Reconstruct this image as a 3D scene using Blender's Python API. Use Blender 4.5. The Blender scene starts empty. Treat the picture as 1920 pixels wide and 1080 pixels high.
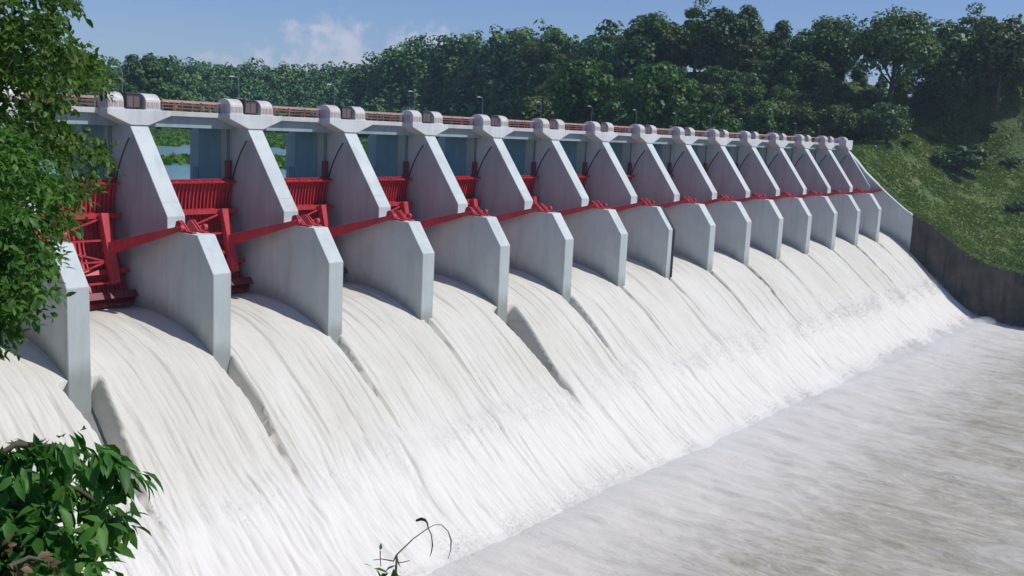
import bpy, bmesh, math, random
import numpy as np
from mathutils import Vector, Matrix
PI = math.pi
rad = math.radians
sc = bpy.context.scene
COL = sc.collection
# ---------------------------------------------------------------- camera
CAM = np.array([-42.291, -78.945, 14.724])
YAW, PITCH, ROLL, FPX = 0.65941, 0.156146, 0.0474417, 1900.0
def cam_axes():
    cy, sy, cp, sp = math.cos(YAW), math.sin(YAW), math.cos(PITCH), math.sin(PITCH)
    f = np.array([cy*cp, sy*cp, -sp]); r0 = np.array([sy, -cy, 0.0]); u0 = np.cross(r0, f)
    r = r0*math.cos(ROLL)+u0*math.sin(ROLL); u = -r0*math.sin(ROLL)+u0*math.cos(ROLL)
    return r, u, f
CR, CU, CF = cam_axes()
cd = bpy.data.cameras.new('camera'); cam = bpy.data.objects.new('camera', cd); COL.objects.link(cam)
cd.sensor_width = 36; cd.lens = 36*FPX/1920; cd.clip_start = .1; cd.clip_end = 6000
m = Matrix([[CR[0], CU[0], -CF[0], CAM[0]], [CR[1], CU[1], -CF[1], CAM[1]], [CR[2], CU[2], -CF[2], CAM[2]], [0, 0, 0, 1]])
cam.matrix_world = m
sc.camera = cam
def ray(px, py):
    d = CF+CR*(px-960)/FPX-CU*(py-540)/FPX
    return d
def at(px, py, dist):            # point seen at a pixel of the 1920x1080 photo, dist metres away
    d = ray(px, py); return CAM+d/np.linalg.norm(d)*dist
def polar(az, el, r):            # azimuth and elevation in degrees round the viewpoint, horizontal range
    return np.array([CAM[0]+r*math.cos(rad(az)), CAM[1]+r*math.sin(rad(az)), CAM[2]+r*math.tan(rad(el))])
# ---------------------------------------------------------------- light
SUN = np.array([0.30, -0.55, 0.78]); SUN /= np.linalg.norm(SUN)
sl = bpy.data.lights.new('sun', 'SUN'); sun = bpy.data.objects.new('sun', sl); COL.objects.link(sun)
sl.energy = 3.85; sl.angle = rad(.5); sl.color = (1, .965, .91)
sun.rotation_euler = Vector(SUN).to_track_quat('Z', 'Y').to_euler()
W = bpy.data.worlds.new('World'); sc.world = W; W.use_nodes = True
sc.view_settings.view_transform = 'Standard'; sc.view_settings.look = 'None'
sc.view_settings.exposure = 0.0; sc.view_settings.gamma = 1; sc.view_settings.use_curve_mapping = False
def nd(nt, t, **k):
    n = nt.nodes.new(t)
    for a, v in k.items():
        if a.startswith('i_'):
            key = a[2:]; key = int(key) if key.isdigit() else key
            n.inputs[key].default_value = v
        else: setattr(n, a, v)
    return n
def lk(nt, a, b): nt.links.new(a, b)
def mth(nt, op, a, b=None, c=None, clamp=False):
    n = nt.nodes.new('ShaderNodeMath'); n.operation = op; n.use_clamp = clamp
    for i, v in enumerate((a, b, c)):
        if v is None: continue
        if isinstance(v, (int, float)): n.inputs[i].default_value = v
        else: nt.links.new(v, n.inputs[i])
    return n.outputs[0]
def build_world():
    nt = W.node_tree; nt.nodes.clear()
    sky = nd(nt, 'ShaderNodeTexSky', sky_type='NISHITA', sun_disc=False)
    sky.sun_elevation = math.asin(SUN[2]); sky.sun_rotation = math.atan2(SUN[0], SUN[1])
    sky.altitude = 0; sky.air_density = 1.0; sky.dust_density = .3; sky.ozone_density = 3.0
    tc = nd(nt, 'ShaderNodeTexCoord'); sep = nd(nt, 'ShaderNodeSeparateXYZ'); lk(nt, tc.outputs['Generated'], sep.inputs[0])
    az = mth(nt, 'MULTIPLY', mth(nt, 'ARCTAN2', sep.outputs[1], sep.outputs[0]), 180/PI)
    el = mth(nt, 'MULTIPLY', mth(nt, 'ARCSINE', sep.outputs[2]), 180/PI)
    # cumulus banks, each an uneven ellipse of sky (azimuth, elevation, width, height)
    tot = None
    for a0, e0, wa, we in ((48.0, 2.6, 4.0, 3.2), (52.5, 2.0, 3.2, 1.6), (43.2, 4.4, 2.6, 1.1), (31.5, 5.1, 2.0, .9), (16.2, 5.0, 2.2, 1.2), (75, 6, 9, 4), (-30, 9, 14, 5), (130, 8, 20, 5), (220, 10, 25, 7)):
        dx = mth(nt, 'DIVIDE', mth(nt, 'SUBTRACT', az, a0), wa); dy = mth(nt, 'DIVIDE', mth(nt, 'SUBTRACT', el, e0), we)
        d = mth(nt, 'SUBTRACT', 1.0, mth(nt, 'ADD', mth(nt, 'MULTIPLY', dx, dx), mth(nt, 'MULTIPLY', dy, dy)))
        tot = d if tot is None else mth(nt, 'MAXIMUM', tot, d)
    cmb = nd(nt, 'ShaderNodeCombineXYZ'); lk(nt, az, cmb.inputs[0]); lk(nt, el, cmb.inputs[1])
    no = nd(nt, 'ShaderNodeTexNoise', i_Scale=.75, i_Detail=7.0, i_Roughness=.62); lk(nt, cmb.outputs[0], no.inputs['Vector'])
    v = mth(nt, 'ADD', mth(nt, 'MULTIPLY', tot, .55), mth(nt, 'MULTIPLY', mth(nt, 'SUBTRACT', no.outputs[0], .5), 2.6))
    mr = nd(nt, 'ShaderNodeMapRange', interpolation_type='SMOOTHSTEP'); lk(nt, v, mr.inputs[0])
    mr.inputs[1].default_value = -.02; mr.inputs[2].default_value = .75; mr.inputs[3].default_value = 0; mr.inputs[4].default_value = .75
    tint = nd(nt, 'ShaderNodeMix', data_type='RGBA', blend_type='MULTIPLY'); tint.inputs[0].default_value = 1
    lk(nt, sky.outputs[0], tint.inputs[6]); tint.inputs[7].default_value = SKY_TINT
    mx = nd(nt, 'ShaderNodeMix', data_type='RGBA'); lk(nt, mr.outputs[0], mx.inputs[0]); lk(nt, tint.outputs[2], mx.inputs[6])
    mx.inputs[7].default_value = CLOUD
    bg = nd(nt, 'ShaderNodeBackground', i_Strength=SKY_STR); lk(nt, mx.outputs[2], bg.inputs[0])
    out = nd(nt, 'ShaderNodeOutputWorld'); lk(nt, bg.outputs[0], out.inputs[0])
SKY_STR = .094; SKY_TINT = (.72, .80, 1.10, 1); CLOUD = (6.6, 6.6, 7.8, 1)
build_world()
# ---------------------------------------------------------------- helpers
def setp(o, label=None, cat=None, group=None, kind=None):
    if label: o['label'] = label
    if cat: o['category'] = cat
    if group: o['group'] = group
    if kind: o['kind'] = kind
    return o
def empty(name, loc, label=None, cat=None, group=None, rz=0):
    o = bpy.data.objects.new(name, None); COL.objects.link(o); o.location = loc; o.rotation_euler[2] = rz
    o.empty_display_size = .5
    return setp(o, label, cat, group)
def link(name, me, parent=None, mat=None):
    o = bpy.data.objects.new(name, me); COL.objects.link(o)
    if mat is not None and not me.materials: me.materials.append(mat)
    if parent is not None: o.parent = parent
    return o
def copy_tree(o, parent=None):
    c = o.copy(); COL.objects.link(c)
    if parent is not None: c.parent = parent
    for ch in list(o.children): copy_tree(ch, c)
    return c
def np_mesh(name, V, F, smooth=False, uv=None):
    """V (n,3), F (m,k) arrays with equal face size"""
    me = bpy.data.meshes.new(name)
    V = np.asarray(V, dtype=np.float32); F = np.asarray(F, dtype=np.int32)
    me.vertices.add(len(V)); me.vertices.foreach_set('co', V.ravel())
    me.loops.add(F.size); me.loops.foreach_set('vertex_index', F.ravel())
    me.polygons.add(len(F)); k = F.shape[1]
    me.polygons.foreach_set('loop_start', np.arange(0, F.size, k, dtype=np.int32))
    me.polygons.foreach_set('loop_total', np.full(len(F), k, dtype=np.int32))
    if smooth: me.polygons.foreach_set('use_smooth', np.ones(len(F), dtype=bool))
    if uv is not None:
        l = me.uv_layers.new(name='UVMap'); l.data.foreach_set('uv', np.asarray(uv, dtype=np.float32)[F.ravel()].ravel())
    me.update(calc_edges=True); return me
class MB:
    def __init__(s): s.bm = bmesh.new()
    def hexa(s, pts):
        v = [s.bm.verts.new(p) for p in pts]
        for f in ((0, 3, 2, 1), (4, 5, 6, 7), (0, 1, 5, 4), (1, 2, 6, 5), (2, 3, 7, 6), (3, 0, 4, 7)): s.bm.faces.new([v[i] for i in f])
        return s
    def box(s, x0, x1, y0, y1, z0, z1):
        return s.hexa([(x0, y0, z0), (x1, y0, z0), (x1, y1, z0), (x0, y1, z0), (x0, y0, z1), (x1, y0, z1), (x1, y1, z1), (x0, y1, z1)])
    def prism(s, poly, axis, a, b):
        """poly: 2D outline; axis 'x': poly=(y,z) extruded a..b in x; axis 'y': poly=(x,z)"""
        if axis == 'x': A = [s.bm.verts.new((a, p, q)) for p, q in poly]; B = [s.bm.verts.new((b, p, q)) for p, q in poly]
        else: A = [s.bm.verts.new((p, a, q)) for p, q in poly]; B = [s.bm.verts.new((p, b, q)) for p, q in poly]
        s.bm.faces.new(A); s.bm.faces.new(B[::-1]); n = len(poly)
        for i in range(n): s.bm.faces.new([A[i], B[i], B[(i+1) % n], A[(i+1) % n]])
        return s
    def beam(s, p, q, w, h, w2=None, h2=None, up=(0, 0, 1)):
        p, q = Vector(p), Vector(q); d = (q-p).normalized(); u = Vector(up)
        sd = d.cross(u)
        if sd.length < 1e-4: sd = d.cross(Vector((0, 1, 0)))
        sd.normalize(); u = sd.cross(d); w2 = w if w2 is None else w2; h2 = h if h2 is None else h2
        def ring(c, a, b): return [c+sd*sx*a/2+u*sz*b/2 for sx, sz in ((-1, -1), (1, -1), (1, 1), (-1, 1))]
        return s.hexa([tuple(x) for x in ring(p, w, h)+ring(q, w2, h2)])
    def tube(s, pts, rs, n=8):
        pts = [Vector(p) for p in pts]
        if not isinstance(rs, (list, tuple)): rs = [rs]*len(pts)
        rings = []
        for i, p in enumerate(pts):
            d = (pts[min(i+1, len(pts)-1)]-pts[max(i-1, 0)]).normalized()
            a = d.cross(Vector((0.13, 0.21, 1))); 
            if a.length < 1e-3: a = d.cross(Vector((1, 0, 0)))
            a.normalize(); b = d.cross(a)
            rings.append([s.bm.verts.new(p+a*rs[i]*math.cos(2*PI*k/n)+b*rs[i]*math.sin(2*PI*k/n)) for k in range(n)])
        for r0, r1 in zip(rings, rings[1:]):
            for k in range(n): s.bm.faces.new([r0[k], r0[(k+1) % n], r1[(k+1) % n], r1[k]])
        s.bm.faces.new(rings[0][::-1]); s.bm.faces.new(rings[-1])
        return s
    def mesh(s, name, bevel=0, smooth=False):
        bmesh.ops.recalc_face_normals(s.bm, faces=s.bm.faces)
        if bevel: bmesh.ops.bevel(s.bm, geom=list(s.bm.edges), offset=bevel, segments=1, affect='EDGES', clamp_overlap=True)
        if smooth:
            for f in s.bm.faces: f.smooth = True
        me = bpy.data.meshes.new(name); s.bm.to_mesh(me); s.bm.free(); return me
    def build(s, name, mat, parent=None, bevel=0, smooth=False):
        return link(name, s.mesh(name, bevel, smooth), parent, mat)
# value noise
def vnoise(x, y, seed=0):
    x = np.asarray(x, float); y = np.asarray(y, float)
    xi = np.floor(x).astype(np.int64); yi = np.floor(y).astype(np.int64); fx = x-xi; fy = y-yi
    def h(a, b):
        n = (a*374761393+b*668265263+seed*1442695041) & 0x7fffffff
        n = ((n ^ (n >> 13))*1274126177) & 0x7fffffff
        n = ((n ^ (n >> 15))*739982445) & 0x7fffffff
        return ((n ^ (n >> 12)) & 0xffff)/65535.0
    u = fx*fx*fx*(fx*(fx*6-15)+10); v = fy*fy*fy*(fy*(fy*6-15)+10)
    return (h(xi, yi)*(1-u)+h(xi+1, yi)*u)*(1-v)+(h(xi, yi+1)*(1-u)+h(xi+1, yi+1)*u)*v
def fbm(x, y, seed=0, o=4, g=.5):
    t = 0; a = 1; n = 0
    for i in range(o): t = t+a*vnoise(x*2**i+i*17.3, y*2**i+i*9.1, seed+i); n += a; a *= g
    return t/n
def grid_faces(nx, ny):
    i, j = np.meshgrid(np.arange(nx-1), np.arange(ny-1), indexing='ij'); a = (i*ny+j).ravel()
    return np.stack([a, a+ny, a+ny+1, a+1], 1)
# ---------------------------------------------------------------- materials
def mat_new(name):
    m = bpy.data.materials.new(name); m.use_nodes = True; nt = m.node_tree
    b = nt.nodes['Principled BSDF']; return m, nt, b
def ramp(nt, fac, stops, interp='LINEAR'):
    r = nt.nodes.new('ShaderNodeValToRGB'); r.color_ramp.interpolation = interp
    while len(r.color_ramp.elements) < len(stops): r.color_ramp.elements.new(.5)
    for e, (p, c) in zip(r.color_ramp.elements, stops): e.position = p; e.color = (*c, 1) if len(c) == 3 else c
    lk(nt, fac, r.inputs[0]); return r.outputs[0]
def pos(nt, scale=(1, 1, 1), rot=(0, 0, 0)):
    g = nd(nt, 'ShaderNodeNewGeometry'); mp = nd(nt, 'ShaderNodeMapping'); mp.inputs['Scale'].default_value = scale; mp.inputs['Rotation'].default_value = rot
    lk(nt, g.outputs['Position'], mp.inputs[0]); return mp.outputs[0]
def noise(nt, vec, scale, detail=4, rough=.55, dist=0):
    n = nd(nt, 'ShaderNodeTexNoise', i_Scale=scale, i_Detail=detail, i_Roughness=rough, i_Distortion=dist); lk(nt, vec, n.inputs['Vector']); return n.outputs[0]
def mix(nt, fac, a, b, blend='MIX'):
    m = nd(nt, 'ShaderNodeMix', data_type='RGBA', blend_type=blend)
    for k, v in ((0, fac), (6, a), (7, b)):
        if isinstance(v, (int, float)): m.inputs[k].default_value = v
        elif isinstance(v, tuple): m.inputs[k].default_value = (*v, 1) if len(v) == 3 else v
        else: lk(nt, v, m.inputs[k])
    return m.outputs[2]
def bump(nt, b, h, strength, dist):
    n = nd(nt, 'ShaderNodeBump'); n.inputs['Strength'].default_value = strength; n.inputs['Distance'].default_value = dist
    lk(nt, h, n.inputs['Height']); lk(nt, n.outputs[0], b.inputs['Normal'])
def mat_concrete(name, c0, c1, stain=.5, joints=True):
    m, nt, b = mat_new(name)
    big = noise(nt, pos(nt), .25, 5, .6); col = ramp(nt, big, [(.3, c0), (.7, c1)])
    run = noise(nt, pos(nt, (.7, .7, .12)), 1.0, 5, .6)       # rain streaks running down
    col = mix(nt, mth(nt, 'MULTIPLY', ramp(nt, run, [(.50, (0, 0, 0)), (.72, (1, 1, 1))]), stain), col, (c0[0]*.45, c0[1]*.46, c0[2]*.44))
    fine = noise(nt, pos(nt), 6, 3, .7); col = mix(nt, .22, col, ramp(nt, fine, [(.3, (.6, .6, .6)), (.7, (1, 1, 1))]), 'MULTIPLY')
    if joints:                                                   # lift joints of the formwork
        g = nd(nt, 'ShaderNodeNewGeometry'); s = nd(nt, 'ShaderNodeSeparateXYZ'); lk(nt, g.outputs['Position'], s.inputs[0])
        def line(v, period, off, w):
            q = mth(nt, 'PINGPONG', mth(nt, 'ADD', v, off), period/2); return mth(nt, 'LESS_THAN', q, w)
        l = line(s.outputs[1], 8.3, 0, .03)
        col = mix(nt, mth(nt, 'MULTIPLY', l, .28), col, (c0[0]*.4, c0[1]*.4, c0[2]*.4))
    if joints:                                                   # wet, algae stained foot of the piers above the water
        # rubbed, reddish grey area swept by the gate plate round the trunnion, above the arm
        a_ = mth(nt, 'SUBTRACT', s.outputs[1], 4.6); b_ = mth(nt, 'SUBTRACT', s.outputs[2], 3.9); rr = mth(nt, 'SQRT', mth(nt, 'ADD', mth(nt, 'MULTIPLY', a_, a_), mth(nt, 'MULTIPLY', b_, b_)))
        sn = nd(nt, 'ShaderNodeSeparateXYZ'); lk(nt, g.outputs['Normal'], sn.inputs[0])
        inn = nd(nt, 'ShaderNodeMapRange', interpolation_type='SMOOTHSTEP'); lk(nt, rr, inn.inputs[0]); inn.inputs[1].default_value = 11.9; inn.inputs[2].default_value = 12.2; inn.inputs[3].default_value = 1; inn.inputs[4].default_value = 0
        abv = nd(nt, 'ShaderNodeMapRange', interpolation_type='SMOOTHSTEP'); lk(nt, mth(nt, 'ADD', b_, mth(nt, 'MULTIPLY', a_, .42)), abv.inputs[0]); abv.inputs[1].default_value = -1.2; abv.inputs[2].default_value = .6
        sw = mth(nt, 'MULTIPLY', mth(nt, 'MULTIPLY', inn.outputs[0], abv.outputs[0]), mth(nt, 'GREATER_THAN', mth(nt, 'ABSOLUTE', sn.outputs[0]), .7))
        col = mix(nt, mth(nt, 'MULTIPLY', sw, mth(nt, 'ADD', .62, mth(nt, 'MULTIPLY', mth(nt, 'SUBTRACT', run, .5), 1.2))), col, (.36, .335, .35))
        yy = mth(nt, 'MAXIMUM', mth(nt, 'SUBTRACT', 12.5, s.outputs[1]), 0.0); prof = mth(nt, 'SUBTRACT', -4.6, mth(nt, 'MULTIPLY', mth(nt, 'MULTIPLY', yy, yy), .0195))
        hh = mth(nt, 'SUBTRACT', mth(nt, 'SUBTRACT', s.outputs[2], prof), mth(nt, 'MULTIPLY', noise(nt, pos(nt, (.8, .8, .3)), 1, 5, .7), 2.4))
        wet = nd(nt, 'ShaderNodeMapRange', interpolation_type='SMOOTHSTEP'); lk(nt, hh, wet.inputs[0]); wet.inputs[1].default_value = -1.4; wet.inputs[2].default_value = .7; wet.inputs[3].default_value = .6; wet.inputs[4].default_value = 0
        col = mix(nt, wet.outputs[0], col, (.20, .205, .18))
    lk(nt, col, b.inputs['Base Color']); b.inputs['Roughness'].default_value = .85
    bump(nt, b, mth(nt, 'ADD', fine, big), .15, .03); return m
def mat_paint(name, c, dark, rust=(.10, .03, .02), amt=.5, rough=.45, scale=.8):
    m, nt, b = mat_new(name)
    a = noise(nt, pos(nt, (1, 1, .4)), scale, 6, .65); col = ramp(nt, a, [(.3, dark), (.62, c)])
    st = noise(nt, pos(nt, (2.2, 2.2, .3)), 1.3, 6, .7); col = mix(nt, mth(nt, 'MULTIPLY', ramp(nt, st, [(.55, (0, 0, 0)), (.72, (1, 1, 1))]), amt), col, rust)
    lk(nt, col, b.inputs['Base Color']); b.inputs['Roughness'].default_value = rough; bump(nt, b, st, .15, .02); return m
def mat_leaf(name, c0, c1, c2, scale=.5, trans=.3):
    m, nt, b = mat_new(name)
    n = noise(nt, pos(nt), scale, 3, .6); oi = nd(nt, 'ShaderNodeObjectInfo')
    f = mth(nt, 'ADD', mth(nt, 'MULTIPLY', n, .8), mth(nt, 'MULTIPLY', oi.outputs['Random'], .2))
    col = ramp(nt, f, [(.3, c0), (.5, c1), (.72, c2)])
    lk(nt, col, b.inputs['Base Color']); b.inputs['Roughness'].default_value = .5
    b.inputs['Specular IOR Level'].default_value = .3
    t = nd(nt, 'ShaderNodeBsdfTranslucent'); lk(nt, mix(nt, 1.0, col, (1.1, 1.5, .5), 'MULTIPLY'), t.inputs[0])
    ms = nd(nt, 'ShaderNodeMixShader'); ms.inputs[0].default_value = trans
    lk(nt, b.outputs[0], ms.inputs[1]); lk(nt, t.outputs[0], ms.inputs[2]); lk(nt, ms.outputs[0], nt.nodes['Material Output'].inputs[0]); return m
M = {}
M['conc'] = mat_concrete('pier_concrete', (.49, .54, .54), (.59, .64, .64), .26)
M['cap'] = mat_concrete('cap_concrete', (.55, .57, .58), (.68, .69, .70), .3, False)
M['deck'] = mat_concrete('deck_concrete', (.48, .47, .46), (.62, .61, .60), .3, False)
M['beam'] = mat_concrete('beam_concrete', (.26, .33, .36), (.34, .42, .45), .4, False)
M['weir'] = mat_concrete('weir_concrete', (.16, .16, .15), (.26, .26, .24), .6, False)
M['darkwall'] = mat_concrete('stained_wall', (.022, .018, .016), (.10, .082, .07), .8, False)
M['red'] = mat_paint('gate_red', (.54, .05, .065), (.36, .022, .036), (.20, .03, .03), .4)
M['darkred'] = mat_paint('dark_red_steel', (.20, .02, .035), (.12, .012, .02), (.06, .015, .02), .4)
M['rail'] = mat_paint('railing_red_brown', (.24, .10, .085), (.16, .06, .055), (.10, .045, .04), .4, .6)
M['darkpanel'] = mat_paint('dark_panel', (.16, .11, .12), (.10, .07, .08), (.08, .05, .05), .4, .5)
M['railtop'] = mat_paint('railing_top', (.50, .33, .29), (.40, .25, .22), (.25, .14, .12), .3, .6)
M['blue'] = mat_paint('guide_blue', (.25, .40, .46), (.19, .33, .38), (.08, .14, .17), .4, .6)
M['steel'] = mat_paint('dark_steel', (.05, .055, .065), (.025, .03, .035), (.04, .02, .02), .4, .5)
M['black'] = mat_paint('joint_black', (.012, .013, .018), (.008, .009, .012), (.02, .02, .02), .3, .6)
M['hood'] = mat_paint('hood_metal', (.62, .60, .58), (.48, .45, .44), (.32, .22, .20), .4, .35)
M['panel'] = mat_paint('hood_panel', (.50, .41, .40), (.40, .32, .32), (.28, .2, .2), .4, .5)
M['lamp'] = mat_paint('lamp_metal', (.20, .25, .25), (.14, .18, .18), (.1, .1, .1), .2, .4)
M['glass'] = mat_paint('lamp_glass', (.35, .42, .42), (.28, .34, .34), (.2, .2, .2), .1, .2)
M['bark'] = mat_paint('bark', (.12, .095, .07), (.055, .042, .032), (.03, .025, .02), .5, .9, 3)
M['sprig'] = mat_paint('sprig_stem', (.10, .10, .05), (.06, .06, .03), (.05, .04, .02), .3, .7, 8)
# white water of the spillway: foam in long threads along the fall
def mat_chute():
    m, nt, b = mat_new('white_water')
    uv = nd(nt, 'ShaderNodeUVMap'); s = nd(nt, 'ShaderNodeSeparateXYZ'); lk(nt, uv.outputs[0], s.inputs[0])
    def thr(sx, sy, sc_, det, rough, dist=.3):
        mp = nd(nt, 'ShaderNodeMapping'); mp.inputs['Scale'].default_value = (sx, sy, 1); lk(nt, uv.outputs[0], mp.inputs[0]); return noise(nt, mp.outputs[0], sc_, det, rough, dist)
    t1 = thr(1.3, .05, 1, 6, .62, .25); t2 = thr(5, .22, 1, 5, .7, .3); t3 = thr(.12, .06, 1, 4, .6); t4 = thr(2.2, .22, 1, 7, .62, .4)
    low = nd(nt, 'ShaderNodeMapRange', interpolation_type='SMOOTHSTEP'); lk(nt, s.outputs[1], low.inputs[0])   # how far the water has fallen
    low.inputs[1].default_value = 27; low.inputs[2].default_value = 37
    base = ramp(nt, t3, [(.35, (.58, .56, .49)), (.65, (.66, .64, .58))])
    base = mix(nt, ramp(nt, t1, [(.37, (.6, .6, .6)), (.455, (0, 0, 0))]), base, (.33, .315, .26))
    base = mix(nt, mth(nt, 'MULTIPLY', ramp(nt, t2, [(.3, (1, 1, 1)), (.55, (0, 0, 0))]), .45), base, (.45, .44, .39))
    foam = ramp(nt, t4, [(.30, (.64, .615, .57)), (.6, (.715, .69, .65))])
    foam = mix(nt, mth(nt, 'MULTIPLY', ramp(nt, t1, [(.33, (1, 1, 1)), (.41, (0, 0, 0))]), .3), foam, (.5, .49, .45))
    lf = mth(nt, 'ADD', low.outputs[0], mth(nt, 'MULTIPLY', mth(nt, 'SUBTRACT', t4, .5), 1.2), clamp=True)
    lf = mth(nt, 'MULTIPLY', lf, mth(nt, 'GREATER_THAN', low.outputs[0], .0))
    col = mix(nt, lf, base, foam)
    lk(nt, col, b.inputs['Base Color']); b.inputs['Roughness'].default_value = .55; b.inputs['Specular IOR Level'].default_value = .25
    b.inputs['Subsurface Weight'].default_value = 0
    h = mth(nt, 'ADD', mth(nt, 'ADD', t1, mth(nt, 'MULTIPLY', t2, .5)), mth(nt, 'MULTIPLY', mth(nt, 'MULTIPLY', t4, lf), .5))
    bump(nt, b, h, .45, .22); return m
def mat_spray():
    m, nt, b = mat_new('spray_drops'); nt.nodes.remove(b); d = nd(nt, 'ShaderNodeBsdfDiffuse'); t = nd(nt, 'ShaderNodeBsdfTranslucent'); ms = nd(nt, 'ShaderNodeMixShader')
    d.inputs[0].default_value = t.inputs[0].default_value = (.88, .87, .86, 1); ms.inputs[0].default_value = .5
    lk(nt, d.outputs[0], ms.inputs[1]); lk(nt, t.outputs[0], ms.inputs[2]); lk(nt, ms.outputs[0], nt.nodes['Material Output'].inputs[0]); return m
def mat_pool():
    m, nt, b = mat_new('churned_water')
    g = nd(nt, 'ShaderNodeNewGeometry'); s = nd(nt, 'ShaderNodeSeparateXYZ'); lk(nt, g.outputs['Position'], s.inputs[0])
    fl = noise(nt, pos(nt, (.15, .045, 1), (0, 0, .2)), 1.0, 8, .66, 2.6); fn = noise(nt, pos(nt, (1.1, .34, 1), (0, 0, .25)), 1.0, 8, .76, 2.4)
    bg = noise(nt, pos(nt, (.02, .02, 1)), 1, 3, .6)
    near = nd(nt, 'ShaderNodeMapRange', interpolation_type='SMOOTHSTEP'); lk(nt, s.outputs[1], near.inputs[0])   # foam thins out away from the foot
    near.inputs[1].default_value = -46; near.inputs[2].default_value = -20
    f = mth(nt, 'ADD', mth(nt, 'MULTIPLY', near.outputs[0], .62), mth(nt, 'ADD', mth(nt, 'MULTIPLY', fl, .75), mth(nt, 'MULTIPLY', fn, .62)))
    f = mth(nt, 'SUBTRACT', mth(nt, 'ADD', f, mth(nt, 'MULTIPLY', bg, .42)), .06)
    col = ramp(nt, mth(nt, 'MULTIPLY', f, .5), [(.32, (.29, .27, .195)), (.39, (.41, .385, .31)), (.46, (.54, .51, .45)), (.58, (.67, .64, .595))])
    lk(nt, col, b.inputs['Base Color']); b.inputs['Roughness'].default_value = .45; b.inputs['Specular IOR Level'].default_value = .4
    bump(nt, b, mth(nt, 'ADD', fl, mth(nt, 'MULTIPLY', fn, .7)), .6, .45); return m
def mat_lake():
    m, nt, b = mat_new('lake_water')
    n = noise(nt, pos(nt, (.3, .5, 1)), 1, 5, .6); col = ramp(nt, noise(nt, pos(nt), .02, 3), [(.4, (.12, .24, .25)), (.6, (.18, .31, .31))])
    lk(nt, col, b.inputs['Base Color']); b.inputs['Roughness'].default_value = .25; bump(nt, b, n, .3, .1); return m
def mat_ground():
    m, nt, b = mat_new('grassy_ground')
    a = noise(nt, pos(nt), .05, 6, .65); c = noise(nt, pos(nt), .6, 6, .7)
    col = ramp(nt, a, [(.35, (.07, .115, .032)), (.55, (.11, .165, .045)), (.72, (.16, .185, .06))])
    col = mix(nt, ramp(nt, c, [(.35, (.5, .5, .5)), (.6, (0, 0, 0))]), col, (.045, .075, .024))
    e = noise(nt, pos(nt), .035, 5, .7); col = mix(nt, ramp(nt, e, [(.64, (0, 0, 0)), (.70, (.8, .8, .8))]), col, (.20, .13, .08))
    lk(nt, col, b.inputs['Base Color']); b.inputs['Roughness'].default_value = .95; bump(nt, b, c, 1.0, .8); return m
M['spray'] = mat_spray(); M['chute'] = mat_chute(); M['pool'] = mat_pool(); M['lake'] = mat_lake(); M['ground'] = mat_ground()
def mat_far(name, c0, c1, c2, *a):
    m, nt, b = mat_new(name); v = nd(nt, 'ShaderNodeTexVoronoi', i_Scale=.11); lk(nt, pos(nt, (1, 1, .3)), v.inputs['Vector'])
    s = nd(nt, 'ShaderNodeSeparateXYZ'); lk(nt, v.outputs['Color'], s.inputs[0]); n = noise(nt, pos(nt), .012, 4, .6)
    f = mth(nt, 'ADD', mth(nt, 'MULTIPLY', s.outputs[0], .55), mth(nt, 'MULTIPLY', n, .5)); lk(nt, ramp(nt, f, [(.2, c0), (.5, c1), (.85, c2)]), b.inputs['Base Color'])
    b.inputs['Roughness'].default_value = .6; b.inputs['Specular IOR Level'].default_value = .2; return m
M['leafdark'] = mat_leaf('leaves_dark', (.028, .070, .028), (.058, .122, .038), (.11, .18, .05), .12, .15)
M['leafmid'] = mat_leaf('leaves_mid', (.042, .095, .026), (.08, .16, .038), (.145, .225, .055), .12, .2)
M['leafbright'] = mat_leaf('leaves_bright', (.030, .075, .014), (.05, .12, .02), (.08, .16, .028), .12, .25)
M['leafolive'] = mat_leaf('leaves_olive', (.045, .075, .02), (.085, .125, .032), (.14, .17, .05), .12, .2)
M['leaffar'] = mat_far('leaves_far', (.022, .072, .034), (.055, .15, .054), (.16, .245, .07), .035, .15)
M['leafA'] = mat_leaf('leaves_tree', (.035, .075, .016), (.09, .16, .03), (.20, .27, .065), 1.6, .35)
M['leafB'] = mat_leaf('leaves_shrub', (.03, .085, .018), (.07, .16, .03), (.15, .26, .055), 1.8, .35)
M['leafC'] = mat_leaf('leaves_broad', (.03, .10, .018), (.06, .18, .028), (.15, .26, .05), 4, .3)
M['leafred'] = mat_leaf('young_reddish_leaves', (.09, .06, .03), (.15, .09, .05), (.22, .14, .08), 6, .2)
M['marsh'] = mat_leaf('marsh_plants', (.05, .13, .015), (.08, .18, .02), (.12, .21, .03), .06, .2)
M['grass'] = mat_leaf('grass', (.075, .13, .032), (.14, .195, .048), (.21, .245, .065), .09, .25)
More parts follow.
